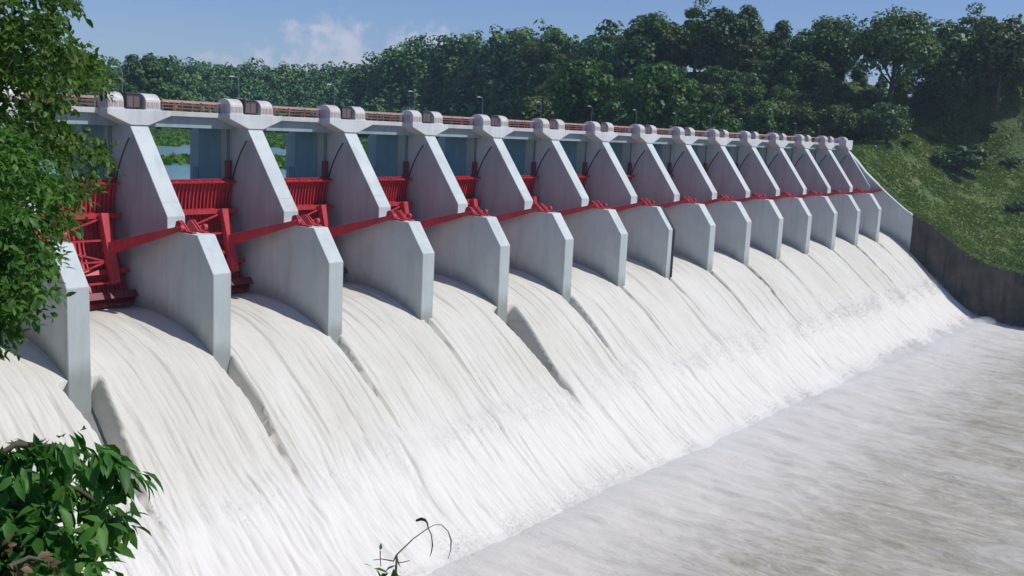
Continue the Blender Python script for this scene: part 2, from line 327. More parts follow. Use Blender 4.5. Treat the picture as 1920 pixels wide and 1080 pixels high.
# ---------------------------------------------------------------- setting: terrain, water
def interp(x, xs, ys): return np.interp(x, xs, ys)
AZ = [-40, 9, 12.4, 14, 16.0, 18, 20, 24, 27.8, 31, 33.5, 36, 38.4, 41.5, 45, 46.5, 47.7, 50, 54.4, 58.4, 62, 70, 120]
TOPEL = [5, 7.2, 7.4, 6.8, 5.0, 5.4, 5.9, 5.9, 6.3, 6.3, 5.9, 5.0, 5.0, 5.3, 4.5, 3.5, 3.3, 2.9, 2.7, 2.6, 2.6, 2.6, 2.6]
RIDGE = [420, 380, 370, 365, 350, 345, 345, 345, 350, 370, 400, 440, 480, 520, 560, 620, 660, 680, 680, 640, 620, 640, 700]
SHORE = [300, 300, 290, 285, 275, 275, 280, 285, 290, 305, 330, 380, 430, 470, 500, 520, 530, 540, 545, 545, 545, 550, 560]
TREEH = [18, 18, 18, 18, 16, 16, 17, 17, 17, 17, 17, 16, 16, 16, 16, 16, 16, 16, 16, 16, 16, 16, 16]
WALLY = [-140, -60, -29.9, -21.7, -15.4, -8.8, -3.2, 0, 3.5, 7, 11.6, 14.1, 24]
WALLZ = [-14, -14, -13.4, -12.1, -9.05, -4.6, -1.4, .8, 3.3, 6, 10, 12.6, 13]
def ss(t): t = np.clip(t, 0, 1); return t*t*(3-2*t)
def terrain(x, y):
    x = np.asarray(x, float); y = np.asarray(y, float)
    dx, dy = x-CAM[0], y-CAM[1]; r = np.hypot(dx, dy); az = np.degrees(np.arctan2(dy, dx))
    el, R, S, th = (np.interp(az, AZ, a) for a in (TOPEL, RIDGE, SHORE, TREEH))
    hr = CAM[2]+R*np.tan(np.radians(el))-th
    t = (r-S)/(R-S)
    hill = np.where(t < 0, 6+np.maximum(t, -1)*9, np.where(t < 1, 6+(hr-6)*ss(t*.95), hr*(1-.35*ss((r-R)/300))+(fbm(x/90, y/90, 5)-.5)*12*ss((r-R)/60)))
    hill = hill+((fbm(x/40, y/40, 3)-.5)*4+np.where(az > 32, (fbm(x/55, y/55, 13, 3)-.5)*16, 0))*ss(t*3)
    w = np.interp(y, WALLY, WALLZ)
    bank = w+np.clip(x-214, 0, 400)*.06+33*np.exp(-((x-340)/66)**2-((y+38)/42)**2)+ss((x-230)/60)*6*(fbm(x/22, y/22, 8)-.45)
    bank = np.where(y > 24, np.minimum(bank, 13)-(y-24)*.22, bank)
    land = np.maximum(bank, hill-np.where(y < 30, 34*(1-ss((r-S+5)/95)), 0)-np.where(r > S-10, 0, 60))
    z = np.where(x > 213.6, land, np.where(y > 22, np.maximum(np.where(t > -1, hill, -12), -12), -31))
    lb = np.interp(x, [-70, -43, -40, -23], [13.4, 13.1, 9.5, -31]); lt = np.interp(x, [-70, -17, -16.4], [14, 13, -31])
    lft = lb*(1-ss((y+24)/20))+lt*ss((y+24)/20)
    lft = np.where(y > 24, np.maximum(13-(y-24)*.3-np.clip(x+60, 0, 200)*.1, -12), lft)
    z = np.where(x < -15.5, np.where(r > S, np.maximum(z, lft), lft), z)
    return z
def axis(parts):
    return np.unique(np.round(np.concatenate([np.arange(a, b, s) for a, b, s in parts]), 3))
gx = axis([(-3000, -300, 150), (-300, -60, 12), (-60, -12, 1.5), (-12, 210, 6), (210, 214, .8), (214, 420, 2.0), (420, 900, 8), (900, 3400, 100)])
gy = axis([(-3000, -300, 150), (-300, -120, 12), (-120, 40, 1.6), (40, 300, 5), (300, 760, 8), (760, 3400, 100)])
X, Y = np.meshgrid(gx, gy, indexing='ij')
Z = terrain(X, Y)+(fbm(X/3, Y/3, 21)-.5)*np.where((X > 216) & (X < 900), 1.1, 0)
ground = link('ground', np_mesh('ground', np.stack([X.ravel(), Y.ravel(), Z.ravel()], 1), grid_faces(len(gx), len(gy)), True), None, M['ground'])
setp(ground, kind='structure')
# reservoir sheet behind the dam
lx = axis([(-900, 1000, 20)]); ly = axis([(23, 900, 20)])
X, Y = np.meshgrid(lx, ly, indexing='ij')
setp(link('reservoir_water', np_mesh('reservoir', np.stack([X.ravel(), Y.ravel(), np.full(X.size, 6.0)], 1), grid_faces(len(lx), len(ly)), True), None, M['lake']), kind='structure')
# chute profile (y, z) of the water surface, from the gate lip to the foot
PY = [18, 14.4, 12, 10, 7.5, 5, 2.5, 0, -4, -8, -12, -15, -18, -22, -25]
PZ = [-5.2, -4.95, -4.82, -4.85, -5.15, -5.65, -6.5, -7.7, -10.6, -14.2, -18.0, -20.6, -22.9, -25.1, -26.2]
fy = np.linspace(18, -25, 400); fz = np.interp(-fy, [-a for a in PY], PZ)
k = np.ones(21)/21; fzs = np.convolve(np.pad(fz, 10, mode='edge'), k, 'valid'); fzs[:10] = fz[:10]; fzs[-10:] = fz[-10:]
arc = np.concatenate([[0], np.cumsum(np.hypot(np.diff(fy), np.diff(fzs)))])
ns = 190; sv = np.linspace(0, arc[-1], ns); py = np.interp(sv, arc, fy); pz = np.interp(sv, arc, fzs)
ty = np.gradient(py, sv); tz = np.gradient(pz, sv); ny_, nz_ = -tz*-1, ty*-1   # outward normal
nl = np.hypot(ny_, nz_); ny_, nz_ = -np.abs(tz)/nl, np.abs(ty)/nl
xs_ = np.arange(-12.2, 213.01, .15)
S, Xc = np.meshgrid(sv, xs_, indexing='xy'); Yc = np.broadcast_to(py, S.shape)
GAP = {0: (3.3, 2.8, 12.5), 1: (1.7, 1.9, 13.5), 2: (1.2, 1.4, 12), 3: (.8, .9, 10), 4: (4.4, 3.6, 13), 5: (1.9, 2.0, 12), 6: (1.0, 1.3, 11), 7: (.9, 1.0, 9), 8: (1.2, 1.5, 12.5), 9: (1.5, 1.8, 12.5),
       10: (1.0, 1.1, 11), 11: (.8, .8, 9), 12: (1.0, 1.2, 10), 13: (1.4, 1.8, 11), 14: (1.1, 1.5, 11)}
d = np.clip(-Yc, 0, None)
H = np.zeros_like(S)
for kk, (wd, dep, ln) in GAP.items():
    c = 14.2*kk+1.0+(vnoise(Yc/4, Yc*0+kk, 31)-.5)*.7*ss(d/6)
    t = np.clip(d/ln, 0, 1); half = np.where(d <= 0, 1.0, 1.0*(1-t)+.0)*wd/2*(1-.25*t)+.02
    u = np.abs(Xc-c)/np.maximum(half, .05)
    prof = 1-ss((u-.72)/.5)
    H -= dep*prof*np.where(t < 1, (1-t**2.2), 0)*np.where(d > 0, 1, 0)
    # rooster tail where the sheets meet
    H += .45*np.exp(-((Xc-c)/1.3)**2)*np.exp(-((d-ln-1.2)/1.6)**2)
q = d/22
rid = 1-np.abs(2*fbm(Xc*.9+3*fbm(Xc*.12, S*.05, 2), S*.035, 11, 3)-1)
H -= .30*np.clip(rid-.86, 0, 1)/.14*(.25+.75*ss(q*2.2+.15))*.6
H += (fbm(Xc*.45, S*.05, 40, 4)-.5)*(.18+.55*q)
H += (fbm(Xc*2.2, S*.1, 41, 3)-.5)*(.07+.12*q)
band = ss((d-10.3-1.8*(vnoise(Xc*.25, Xc*0, 44)-.5)*2)/2.0)
H += band*(.28+(fbm(Xc*.8, S*.16, 50, 4, .5)-.5)*.3)
H = H*(1-.75*ss((d-17.5)/4.5))
# the sheet sags in the middle of a bay, heaped at the pier faces
bayu = ((Xc-2+1420) % 14.2)/12.2
VX = Xc; VY = Yc+H*ny_[None, :]; VZ = np.broadcast_to(pz, S.shape)+H*nz_[None, :]
me = np_mesh('spillway_water', np.stack([VX.ravel(), VY.ravel(), VZ.ravel()], 1), grid_faces(len(xs_), ns)[:, ::-1], True, np.stack([Xc.ravel(), S.ravel()], 1))
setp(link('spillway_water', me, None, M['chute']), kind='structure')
# concrete weir below the sheet
mb = MB(); P = [(float(a+1.9*b), float(c-1.9*abs(e))) for a, b, c, e in zip(py[::6], -ny_[::6], pz[::6], nz_[::6])]
P = [(18.5, -8)]+[(a, c-.7) for a, c in P if a < 18]+[(-18, -36), (18.5, -36)]
mb.prism(P, 'x', -12.6, 213.0); setp(mb.build('spillway_weir', M['weir']), kind='structure')
mb = MB().box(-12.6, 213, 18.6, 24, -36, -1); setp(mb.build('weir_sill', M['weir']), kind='structure')
# stilling pool
xs2 = axis([(-30, 214.6, .42)]); ys2 = np.concatenate([np.arange(-140, -70, 1.6), np.arange(-70, -17.9, .36)])
X, Y = np.meshgrid(xs2, ys2, indexing='ij'); dd = np.clip(-19-Y, 0, None)
amp = (.9*np.exp(-dd/12)*ss((dd-1)/5)+.65*np.exp(-dd/60)+.3)*(.25+.75*ss((dd-2)/6))
Zp = -25.15+(fbm(X/3.0+Y/20, Y/10, 60, 4, .5)-.5)*amp*1.1+(fbm(X/9, Y/24, 61, 3)-.5)*1.5*(1-np.exp(-dd/10))+.55*np.exp(-((Y+24.5)/4)**2)
Zp += (fbm(X/1.1+Y/9, Y/4.0, 63, 3, .55)-.5)*.34*ss((dd-3)/10)+.22*(1-np.abs(2*fbm(X/2.2+Y/16, Y/7, 64, 3)-1))**4*ss((dd-5)/14)
Zp = np.where(Y > -19.5, Zp-(Y+19.5)*1.2, Zp)
me = np_mesh('stilling_pool_water', np.stack([X.ravel(), Y.ravel(), Zp.ravel()], 1), grid_faces(len(xs2), len(ys2)), True)
setp(link('river_water', me, None, M['pool']), kind='structure')

def spray():
    r = np.random.default_rng(77); parts = []
    def burst(n, yc, ys, hs, zoff=0):
        x = r.uniform(-12, 212.5, n); g = vnoise(x*.35, x*0, 90)+.6*vnoise(x*1.3, x*0, 91); k_ = r.random(n) < g**2*.8; x = x[k_]; g = g[k_]; m_ = len(x)
        y = yc+r.normal(size=m_)*ys; z = np.interp(-y, [-a for a in PY], PZ); z = np.maximum(z, -25.1)+np.abs(r.normal(size=m_))*hs*g+zoff
        return np.stack([x, y-np.abs(r.normal(size=m_))*.2, z], 1)
    c = np.concatenate([burst(90000, -21.8, 1.3, .42, -.1), burst(30000, -11.8, 1.1, .28, .2), burst(20000, -26, 3, .22, 0)])
    n = len(c); a = r.normal(size=(n, 3)); a /= np.linalg.norm(a, axis=1, keepdims=True); b_ = np.cross(a, r.normal(size=(n, 3))); b_ /= np.linalg.norm(b_, axis=1, keepdims=True)
    sz = (r.uniform(.012, .045, n)*(1+c[:, 0]/150))[:, None]; V = np.stack([c+a*sz, c-a*sz*.5+b_*sz*.87, c-a*sz*.5-b_*sz*.87, c+np.cross(a, b_)*sz*1.2], 1).reshape(-1, 3)
    i = (np.arange(n)*4)[:, None]; F = np.concatenate([i+[0, 1, 2], i+[0, 2, 3], i+[0, 3, 1], i+[1, 3, 2]], 0)
    o = link('spray', np_mesh('spray', V, F), None, M['spray']); setp(o, 'white spray thrown up along the foot of the spillway', 'spray', None, 'stuff')
spray()
# ---------------------------------------------------------------- piers
ORD = ['first', 'second', 'third', 'fourth', 'fifth', 'sixth', 'seventh', 'eighth', 'ninth', 'tenth', 'eleventh', 'twelfth', 'thirteenth', 'fourteenth', 'fifteenth', 'sixteenth']
ZB = -13.0
PROFILE = [(0, 0), (2.5, 3.42), (7.35, 3.5), (7.35, 4.75), (13.7, 13.35), (23.2, 13.35), (24.4, 12.6), (24.4, 0), (24.4, -13), (0, -13)]
def arc_strip(x0, x1, r0, r1, a0, a1, n=16, c=(4.6, 3.9)):
    mb = MB(); pts = [(c[0]+r1*math.cos(rad(a0+(a1-a0)*i/n)), c[1]+r1*math.sin(rad(a0+(a1-a0)*i/n))) for i in range(n+1)]
    pts += [(c[0]+r0*math.cos(rad(a1+(a0-a1)*i/n)), c[1]+r0*math.sin(rad(a1+(a0-a1)*i/n))) for i in range(n+1)]
    mb.prism(pts, 'x', x0, x1); return mb
def shift(o, z):
    for v in o.data.vertices: v.co.z -= z
pier = empty('spillway_pier', (0, 0, ZB))
pc = []
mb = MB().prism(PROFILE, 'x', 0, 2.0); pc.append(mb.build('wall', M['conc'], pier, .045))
mb = MB().prism([(-.02, 13.3), (2.02, 13.3), (4.5, 14.3), (4.5, 14.84), (-2.5, 14.84), (-2.5, 14.3)], 'y', 13.45, 18.2); pc.append(mb.build('pier_head', M['cap'], pier, .04))
for x0, x1 in ((-.03, .01), (1.99, 2.03)): pc.append(arc_strip(x0, x1, 12.12, 12.34, 3, 41.5).build('seal_track', M['steel'], pier))
for x0, x1 in ((-.1, .01), (1.99, 2.1)):
    mb = MB().box(x0, x1, 18.5, 22.6, 5, 13.1); mb.box(x0-.05 if x0 < 0 else x0, x1 if x0 < 0 else x1+.05, 22.6, 23.6, 4.5, 8.6); pc.append(mb.build('guide_panel', M['blue'], pier, .02))
for xa, xb in ((.12, .55), (1.4, 1.88)):
    mb = MB().prism([(4.1, 3.43), (6.4, 3.48), (6.1, 4.4), (5.6, 4.55)], 'x', xa, xa+.16); mb.prism([(4.1, 3.43), (6.4, 3.48), (6.1, 4.4), (5.6, 4.55)], 'x', xb-.16, xb)
    mb.box(xa-.02, xb+.02, 3.4, 6.4, 3.44, 3.6); pc.append(mb.build('trunnion_bracket', M['red'], pier, .015))
for c in pc: shift(c, ZB)
piers = {}
for kk in range(-1, 15):
    p = pier if kk == -1 else copy_tree(pier)
    p.location = (14.2*kk, 0, ZB); piers[kk] = p; p['category'] = 'pier'; p['group'] = 'concrete piers between the spillway gates'
    if kk == -1: p['label'] = 'pale concrete pier hidden behind the leafy tree at the left edge'
    elif kk == 0: p['label'] = 'nearest concrete pier in view, half covered by the leafy tree at left'
    elif kk == 7: p['label'] = 'concrete pier with a black stripe down the right edge of its nose'
    elif kk == 14: p['label'] = 'farthest free-standing concrete pier, next to the end wall'
    else: p['label'] = '%s pale concrete pier from the left, red gate arm crossing its side' % ORD[kk]
# black joint strip down the nose of the eighth pier
mb = MB(); pr = [(-.03, -12.9), (-.03, .0), (2.5-.02, 3.46), (4.0, 3.5), (4.0, 3.4), (2.53, 3.35), (.03, -.05), (.03, -12.9)]
mb.prism(pr, 'x', 1.25, 2.04); o = mb.build('joint_strip', M['black'], piers[7]); shift(o, ZB); o['label'] = 'black joint strip on the nose edge'
# end wall at the far bank
ew = empty('end_wall', (213, 0, ZB), 'tall pale concrete end wall with a curved sloping top at the far bank', 'wall')
mb = MB().prism([(24, 13.4), (14.3, 13.4), (11.6, 10.9), (9, 8.1), (6.4, 5.9), (3.5, 3.5), (.5, 1.2), (-2.1, -.7), (-3.2, -1.2), (-3.8, -2.4), (-3.8, -30), (24, -30)], 'x', 0, 1.6)
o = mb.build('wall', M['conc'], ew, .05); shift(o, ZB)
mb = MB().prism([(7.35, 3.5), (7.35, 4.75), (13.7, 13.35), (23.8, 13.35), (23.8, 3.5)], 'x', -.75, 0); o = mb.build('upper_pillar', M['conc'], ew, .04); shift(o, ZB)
mb = MB().prism([(-.8, 13.3), (1.4, 13.3), (1.6, 14.3), (1.6, 15.7), (-3.0, 15.7), (-3.0, 14.3)], 'y', 13.4, 18.2); o = mb.build('wall_head', M['cap'], ew, .04); shift(o, ZB)
o = arc_strip(-.79, -.74, 12.12, 12.34, 3, 41.5).build('seal_track', M['steel'], ew); shift(o, ZB)
# dark training wall down the far bank
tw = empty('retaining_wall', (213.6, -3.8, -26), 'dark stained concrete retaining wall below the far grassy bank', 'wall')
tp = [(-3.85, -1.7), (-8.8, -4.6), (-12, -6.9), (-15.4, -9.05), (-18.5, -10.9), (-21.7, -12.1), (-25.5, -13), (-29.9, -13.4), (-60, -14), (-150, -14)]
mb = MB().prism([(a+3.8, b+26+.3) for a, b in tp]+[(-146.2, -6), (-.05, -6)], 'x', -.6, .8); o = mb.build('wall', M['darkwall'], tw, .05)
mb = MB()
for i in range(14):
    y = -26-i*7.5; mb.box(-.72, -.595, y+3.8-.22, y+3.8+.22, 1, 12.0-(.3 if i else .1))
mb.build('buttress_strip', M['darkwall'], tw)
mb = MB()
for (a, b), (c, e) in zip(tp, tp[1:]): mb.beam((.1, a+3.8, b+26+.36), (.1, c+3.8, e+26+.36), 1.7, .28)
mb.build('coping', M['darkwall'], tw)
lw = empty('left_bank_wall', (-14.2, 0, -26), 'concrete bank wall below the left end of the spillway', 'wall')
MB().prism([(2, 18), (-6, 14), (-24, 6), (-24, -6), (2, -6)], 'x', -1.5, 0).build('wall', M['conc'], lw, .05)

# ---------------------------------------------------------------- radial gates (built for a bay 12.2 m wide, origin at the far face of the nearer pier)
gate = empty('radial_gate', (2.0, 16, -5))
CY, CZ, RG = 4.6, 3.9, 12.0
def gp(r, a): return (CY+r*math.cos(rad(a)), CZ+r*math.sin(rad(a)))
gc = []
mb = arc_strip(.04, 12.16, RG, RG+.12, -45, 18.2, 28)
for i in range(1, 26):                                            # vertical stiffening ribs belong to the plate
    x = .469*i; a = arc_strip(x-.03, x+.03, RG-.24, RG+.01, -44.5, 18, 16); 
    me_ = a.mesh('t'); mb.bm.from_mesh(me_); bpy.data.meshes.remove(me_)
    a = arc_strip(x-.07, x+.07, RG-.27, RG-.235, -44.5, 18, 16); me_ = a.mesh('t'); mb.bm.from_mesh(me_); bpy.data.meshes.remove(me_)
gc.append(mb.build('skin_plate', M['red'], gate))
def girder(ang, nm, r0=1.35, h=.5, mat='red'):
    y0, z0 = gp(RG-.4, ang); y1, z1 = gp(RG-r0, ang); mb = MB()
    mb.beam((.12, (y0+y1)/2, (z0+z1)/2), (12.08, (y0+y1)/2, (z0+z1)/2), math.hypot(y1-y0, z1-z0), .08, up=(0, -math.sin(rad(ang)), math.cos(rad(ang))))
    for f in (0, 1):
        yy, zz = (y0, z0) if f else (y1, z1); mb.beam((.12, yy, zz), (12.08, yy, zz), .08, h, up=(0, -math.sin(rad(ang)), math.cos(rad(ang))))
    for i in range(13):
        x = .3+i*.966; a, b = gp(RG-.45, ang+1.1); c, e = gp(RG-r0+.05, ang+1.1); a2, b2 = gp(RG-.45, ang-1.1); c2, e2 = gp(RG-r0+.05, ang-1.1)
        mb.prism([(a, b), (c, e), (c2, e2), (a2, b2)], 'x', x-.03, x+.03)
    return mb.build(nm, M[mat], gate)
gc.append(girder(17.6, 'top_girder', .62, .16)); gc.append(girder(1.5, 'upper_girder')); gc.append(girder(-29, 'lower_girder')); gc.append(girder(-42.5, 'bottom_girder', 1.2, .8, 'darkred'))
for x in (2.3, 9.9):
    mb = MB(); a, b = gp(RG-1.75, 3.0); c, e = gp(RG-1.75, -37)
    mb.beam((x, a, b), (x, c, e), .85, .75, up=(0, -1, .3))
    for t in (0.03, .5, .97):
        y, z = a+(c-a)*t, b+(e-b)*t; n = (math.cos(rad(-17)), math.sin(rad(-17))); mb.beam((x, y, z), (x, y+n[0]*1.3, z+n[1]*1.3), .6, .3, up=(1, 0, 0))
    gc.append(mb.build('end_frame', M['red'], gate, .03))
for x, xt in ((2.3, .30), (9.9, 11.9)):
    a, b = gp(RG-1.9, -17); mb = MB()
    mb.beam((x, a, b), (xt, CY+.35, CZ-.1), .75, 1.25, .42, .5)
    mb.tube([(xt-.2, CY, CZ), (xt+.2, CY, CZ)], .3, 14)
    gc.append(mb.build('arm', M['red'], gate, .02))
mb = MB()                                                          # zigzag bracing between the two frames
u1, v1 = gp(RG-1.6, 0); u2, v2 = gp(RG-1.6, -36)
nz = 3
for i in range(nz):
    t0, t1 = i/nz, (i+1)/nz; A = (2.7 if i % 2 else 9.5); B = 9.5 if i % 2 else 2.7
    mb.beam((A, u1+(u2-u1)*t0, v1+(v2-v1)*t0), (B, u1+(u2-u1)*t1, v1+(v2-v1)*t1), .16, .16)
    mb.beam((2.7, u1+(u2-u1)*t1, v1+(v2-v1)*t1), (9.5, u1+(u2-u1)*t1, v1+(v2-v1)*t1), .18, .18)
gc.append(mb.build('bracing', M['red'], gate))
for x in (.55, 11.65):
    yy, zz = gp(RG+.3, 19.5); mb = MB().box(x-.28, x+.28, yy-.15, yy+.45, 7.3, 9.7); mb.box(x-.4, x+.4, yy-.2, yy+.5, 7.3, 7.9); gc.append(mb.build('lifting_lug', M['darkred'], gate, .02))
    mb = MB()
    for s_ in (-.12, .12): mb.tube([(x+s_, yy+.15, 9.6), (x+s_, yy+.15, 14.4)], .05, 6)
    gc.append(mb.build('hoist_rope', M['steel'], gate))
for c in gc:
    for v in c.data.vertices: v.co.y -= 16; v.co.z += 5
# ---------------------------------------------------------------- hoist housings, cabinets, lamps (local to pier x0, on the pier head at z 14.84)
ZT = 14.84
def housing_parts(root, w, dpt, h):
    MB().box(-.05, w+.05, -.05, dpt+.05, 0, .12).build('plinth', M['cap'], root, .015)
    pts = [(0, .12)]; n = 10
    for i in range(n+1):
        a = PI-PI*i/n; pts.append((dpt/2+dpt/2*math.cos(a), h*.45+(h*.55)*math.sin(a)))
    pts.append((dpt, .12)); MB().prism(pts, 'x', 0, w).build('hood', M['hood'], root, .03)
    mb = MB()
    for i in range(3): mb.box(w*(.08+.31*i), w*(.08+.31*i)+w*.22, -.035, .03, .25, .25+h*.32)
    mb.build('vent_panel', M['panel'], root)
    for sx in (-.03, w-.01): MB().box(sx, sx+.04, dpt*.25, dpt*.75, .2, h*.62).build('side_panel', M['panel'], root)
hood = empty('hoist_housing', (0, 0, ZT)); housing_parts(hood, 1.65, 2.5, 1.62)
cab = empty('control_cabinet', (0, 0, ZT))
mb = MB().box(0, 1.5, 0, 1.8, .1, 1.48); mb.box(-.06, 1.56, -.06, 1.86, 1.48, 1.58); mb.box(.1, 1.4, .2, 1.6, 0, .1); mb.build('cabinet_body', M['steel'], cab, .02)
mb = MB().box(.08, .70, -.03, .02, .2, 1.25); mb.box(.80, 1.42, -.03, .02, .2, 1.25); mb.build('cabinet_door', M['darkpanel'], cab)
lamp = empty('street_lamp', (0, 0, ZT))
MB().tube([(0, 0, 0), (0, 0, 3.9)], [.055, .035], 8).build('pole', M['lamp'], lamp)
MB().tube([(0, 0, 3.85), (-.25, 0, 4.05), (-.75, 0, 4.12)], [.05, .045, .04], 6).build('lamp_arm', M['lamp'], lamp)
mb = MB().hexa([(-1.3, -.14, 4.03), (-.65, -.1, 4.05), (-.65, .1, 4.05), (-1.3, .14, 4.03), (-1.25, -.08, 4.18), (-.65, -.06, 4.2), (-.65, .06, 4.2), (-1.25, .08, 4.18)]); mb.build('lamp_head', M['glass'], lamp, .01)
used = set()
def inst(proto, loc, label, cat, group):
    if proto.name in used: o = copy_tree(proto)
    else: used.add(proto.name); o = proto
    o.location = loc; setp(o, label, cat, group); return o
for kk in range(0, 15):
    x0 = 14.2*kk; pn = '%s pier from the left' % ORD[kk] if kk != 14 else 'last pier before the far bank'
    inst(hood, (x0-2.3, 13.6, ZT), 'left of the two domed pale hoist housings on the '+pn, 'hoist housing', 'domed hoist housings on the pier heads')
    inst(hood, (x0+1.75, 13.6, ZT), 'right of the two domed pale hoist housings on the '+pn, 'hoist housing', 'domed hoist housings on the pier heads')
    inst(cab, (x0-.2, 13.9, ZT), 'dark box cabinet between the hoist housings on the '+pn, 'cabinet', 'dark cabinets between the hoist housings')
    inst(lamp, (x0+1.0, 16.6, ZT), 'thin pale street lamp rising behind the hoists of the '+pn, 'street lamp', 'street lamps along the dam top')
inst(hood, (210.3, 13.7, ZT+.02), 'domed hoist housing at the far end beside the end wall', 'hoist housing', 'domed hoist housings on the pier heads')
for kk in range(-1, 15):
    nm = ('%s opening from the left' % ORD[kk+1]) if kk > -1 else 'opening hidden by the tree at left'
    inst(gate, (14.2*kk+2.0, 16, -5), {-1: 'red radial gate mostly hidden by the leafy tree at the left edge', 0: 'nearest fully seen red radial gate with big arm and bottom girder'}.get(kk, 'raised red radial gate filling the %s' % nm), 'gate', 'red radial gates of the spillway')
# ---------------------------------------------------------------- bridge over the bays: deck, beams, railing
deck = empty('bridge_span', (0, 14, 13))
mb = MB().box(0, 7.18, 1.0, 10.0, 1.32, 1.84); mb.build('deck_slab', M['deck'], deck, .03)
for y in (1.6, 4.6, 8.4): MB().box(-2.4, 9.6, y, y+.55, .15, 1.318).build('beam', M['beam'], deck, .02)
rail = empty('railing', (0, 15, ZT))
def rail_part(L, root):
    n = max(2, int(L/2.3))
    for i in range(n+1): x = .07+(L-.14)*i/n; MB().box(x-.06, x+.06, -.06, .06, 0, .99).build('post', M['rail'], root)
    MB().box(0, L, -.11, .11, .98, 1.14).build('top_rail', M['railtop'], root)
    for z0, z1 in ((.66, .74), (.30, .38)): MB().box(0, L, -.04, .04, z0, z1).build('rail', M['rail'], root)
rail_part(7.1, rail)
rail2 = empty('railing', (0, 23.6, ZT)); rail_part(14.16, rail2)
slab2 = empty('road_span', (0, 18, 13)); MB().box(0, 14.19, .22, 6.0, 1.32, 1.84).build('deck_slab', M['deck'], slab2)
for kk in range(-1, 15):
    nm = 'over the '+(('%s gate from the left' % ORD[kk+1]))
    inst(deck, (14.2*kk+4.51, 14, 13), 'white edged concrete walkway span '+nm, 'bridge span', 'bridge spans along the dam top')
    inst(rail, (14.2*kk+4.55, 15.15, ZT), 'near red brown railing on the walkway '+nm, 'railing', 'near railings along the dam top')
    inst(slab2, (14.2*kk-2.5, 18, 13), 'concrete road slab on the rear side '+nm, 'road slab', 'road slabs along the dam top')
    inst(rail2, (14.2*kk-2.5, 23.7, ZT), 'far red brown railing behind the road '+nm, 'railing', 'far railings along the dam top')
MBASE = None
#TREES
rng = np.random.default_rng(7)
def unit(v): return v/np.maximum(np.linalg.norm(v, axis=-1, keepdims=True), 1e-6)
def leaf_quads(c, nrm, size, rnd, asp=1.0, axis_hint=None):
    """c (n,3) centres, nrm (n,3) normals, size (n,) -> V, F of one quad each"""
    n = len(c); a = rnd.normal(size=(n, 3)) if axis_hint is None else axis_hint
    t = unit(a-(a*nrm).sum(1, keepdims=True)*nrm); b = np.cross(nrm, t)
    s = size[:, None]; t = t*s*asp; b = b*s
    V = np.stack([c-t-b*.25, c-t*.1+b, c+t+b*.2, c+t*.1-b], 1).reshape(-1, 3)
    return V, np.arange(4*n).reshape(-1, 4)
def crown_mesh(name, rnd, w, h, nb, nl, ls, kind='round', z0=0.0):
    """clumps spread through a crown w wide and h high whose underside is at z0"""
    bc = []; br = []
    while len(bc) < nb:
        p = rnd.uniform(-1, 1, 3)
        if np.linalg.norm(p) > 1: continue
        if kind == 'umbrella' and p[2] < .1 and math.hypot(p[0], p[1]) < .62: continue
        if kind == 'tall': k_ = .55+.45*(1-abs(p[2]))
        elif kind == 'tiers': p[2] = np.round(p[2]*2.2)/2.2; k_ = 1
        else: k_ = 1
        bc.append([p[0]*w/2*.8*k_, p[1]*w/2*.8*k_, z0+h/2+p[2]*h/2*.82]); br.append(rnd.uniform(.11, .24)*min(w, h))
    bc = np.array(bc); br = np.array(br)
    id_ = rnd.integers(0, nb, nl); d = unit(rnd.normal(size=(nl, 3))+[0, 0, .35]); rr = rnd.uniform(.6, 1.08, nl)
    c = bc[id_]+d*(br[id_]*rr)[:, None]*[1, 1, .72]
    nrm = unit(d*1.0+rnd.normal(size=(nl, 3))*.45+[0, 0, .25])
    V, F = leaf_quads(c, nrm, rnd.uniform(.6, 1.3, nl)*ls, rnd)
    return np_mesh(name, V, F)
def trunk_mesh(rnd, h, r, w, top):
    mb = MB(); mb.tube([(0, 0, -1.5), (rnd.normal()*.1, rnd.normal()*.1, h*.5), (rnd.normal()*.3, rnd.normal()*.3, h), (rnd.normal()*.4, rnd.normal()*.4, h+(top-h)*.6)], [r*1.3, r, r*.8, r*.25], 7)
    for i in range(6):
        a = 2*PI*i/6+rnd.normal()*.4; z = h*rnd.uniform(.55, 1.05); q = h+(top-h)*rnd.uniform(.25, .7)
        mb.tube([(0, 0, z), (math.cos(a)*w*.18, math.sin(a)*w*.18, (z+q)/2), (math.cos(a)*w*.36, math.sin(a)*w*.36, q)], [r*.45, r*.3, r*.08], 5)
    return mb.mesh('trunk', smooth=True)
TREES = {}
def tree_proto(key, w, h, tr, nb, nl, ls, kind, matl, seed):
    rnd = np.random.default_rng(seed); H = h+tr
    c = crown_mesh('crown_'+key, rnd, w, h, nb, nl, ls, kind, tr); c.materials.append(M[matl])
    t = trunk_mesh(rnd, tr*1.05+.5, w*.026+.08, w, H*.92); t.materials.append(M['bark']); TREES[key] = (c, t, H)
tree_proto('round_a', 13, 12.5, 1.8, 52, 5200, .34, 'round', 'leafdark', 1)
tree_proto('round_b', 14, 13, 1.6, 46, 5200, .36, 'round', 'leafmid', 2)
tree_proto('round_c', 11, 12, 2, 34, 4200, .32, 'round', 'leafolive', 3)
tree_proto('tall_a', 9, 18, 2.5, 46, 4600, .32, 'tall', 'leafdark', 4)
tree_proto('tall_b', 10, 17, 5, 32, 3600, .32, 'tiers', 'leafmid', 5)
tree_proto('umbrella', 17, 15, 3, 90, 9500, .33, 'umbrella', 'leafdark', 6)
tree_proto('bright', 13, 13, 2, 46, 5600, .34, 'round', 'leafbright', 8)
tree_proto('bushy', 6, 4, .3, 20, 2400, .22, 'round', 'leafmid', 9)
tree_proto('bushy_dark', 7, 4.5, .3, 22, 2600, .24, 'round', 'leafdark', 10)
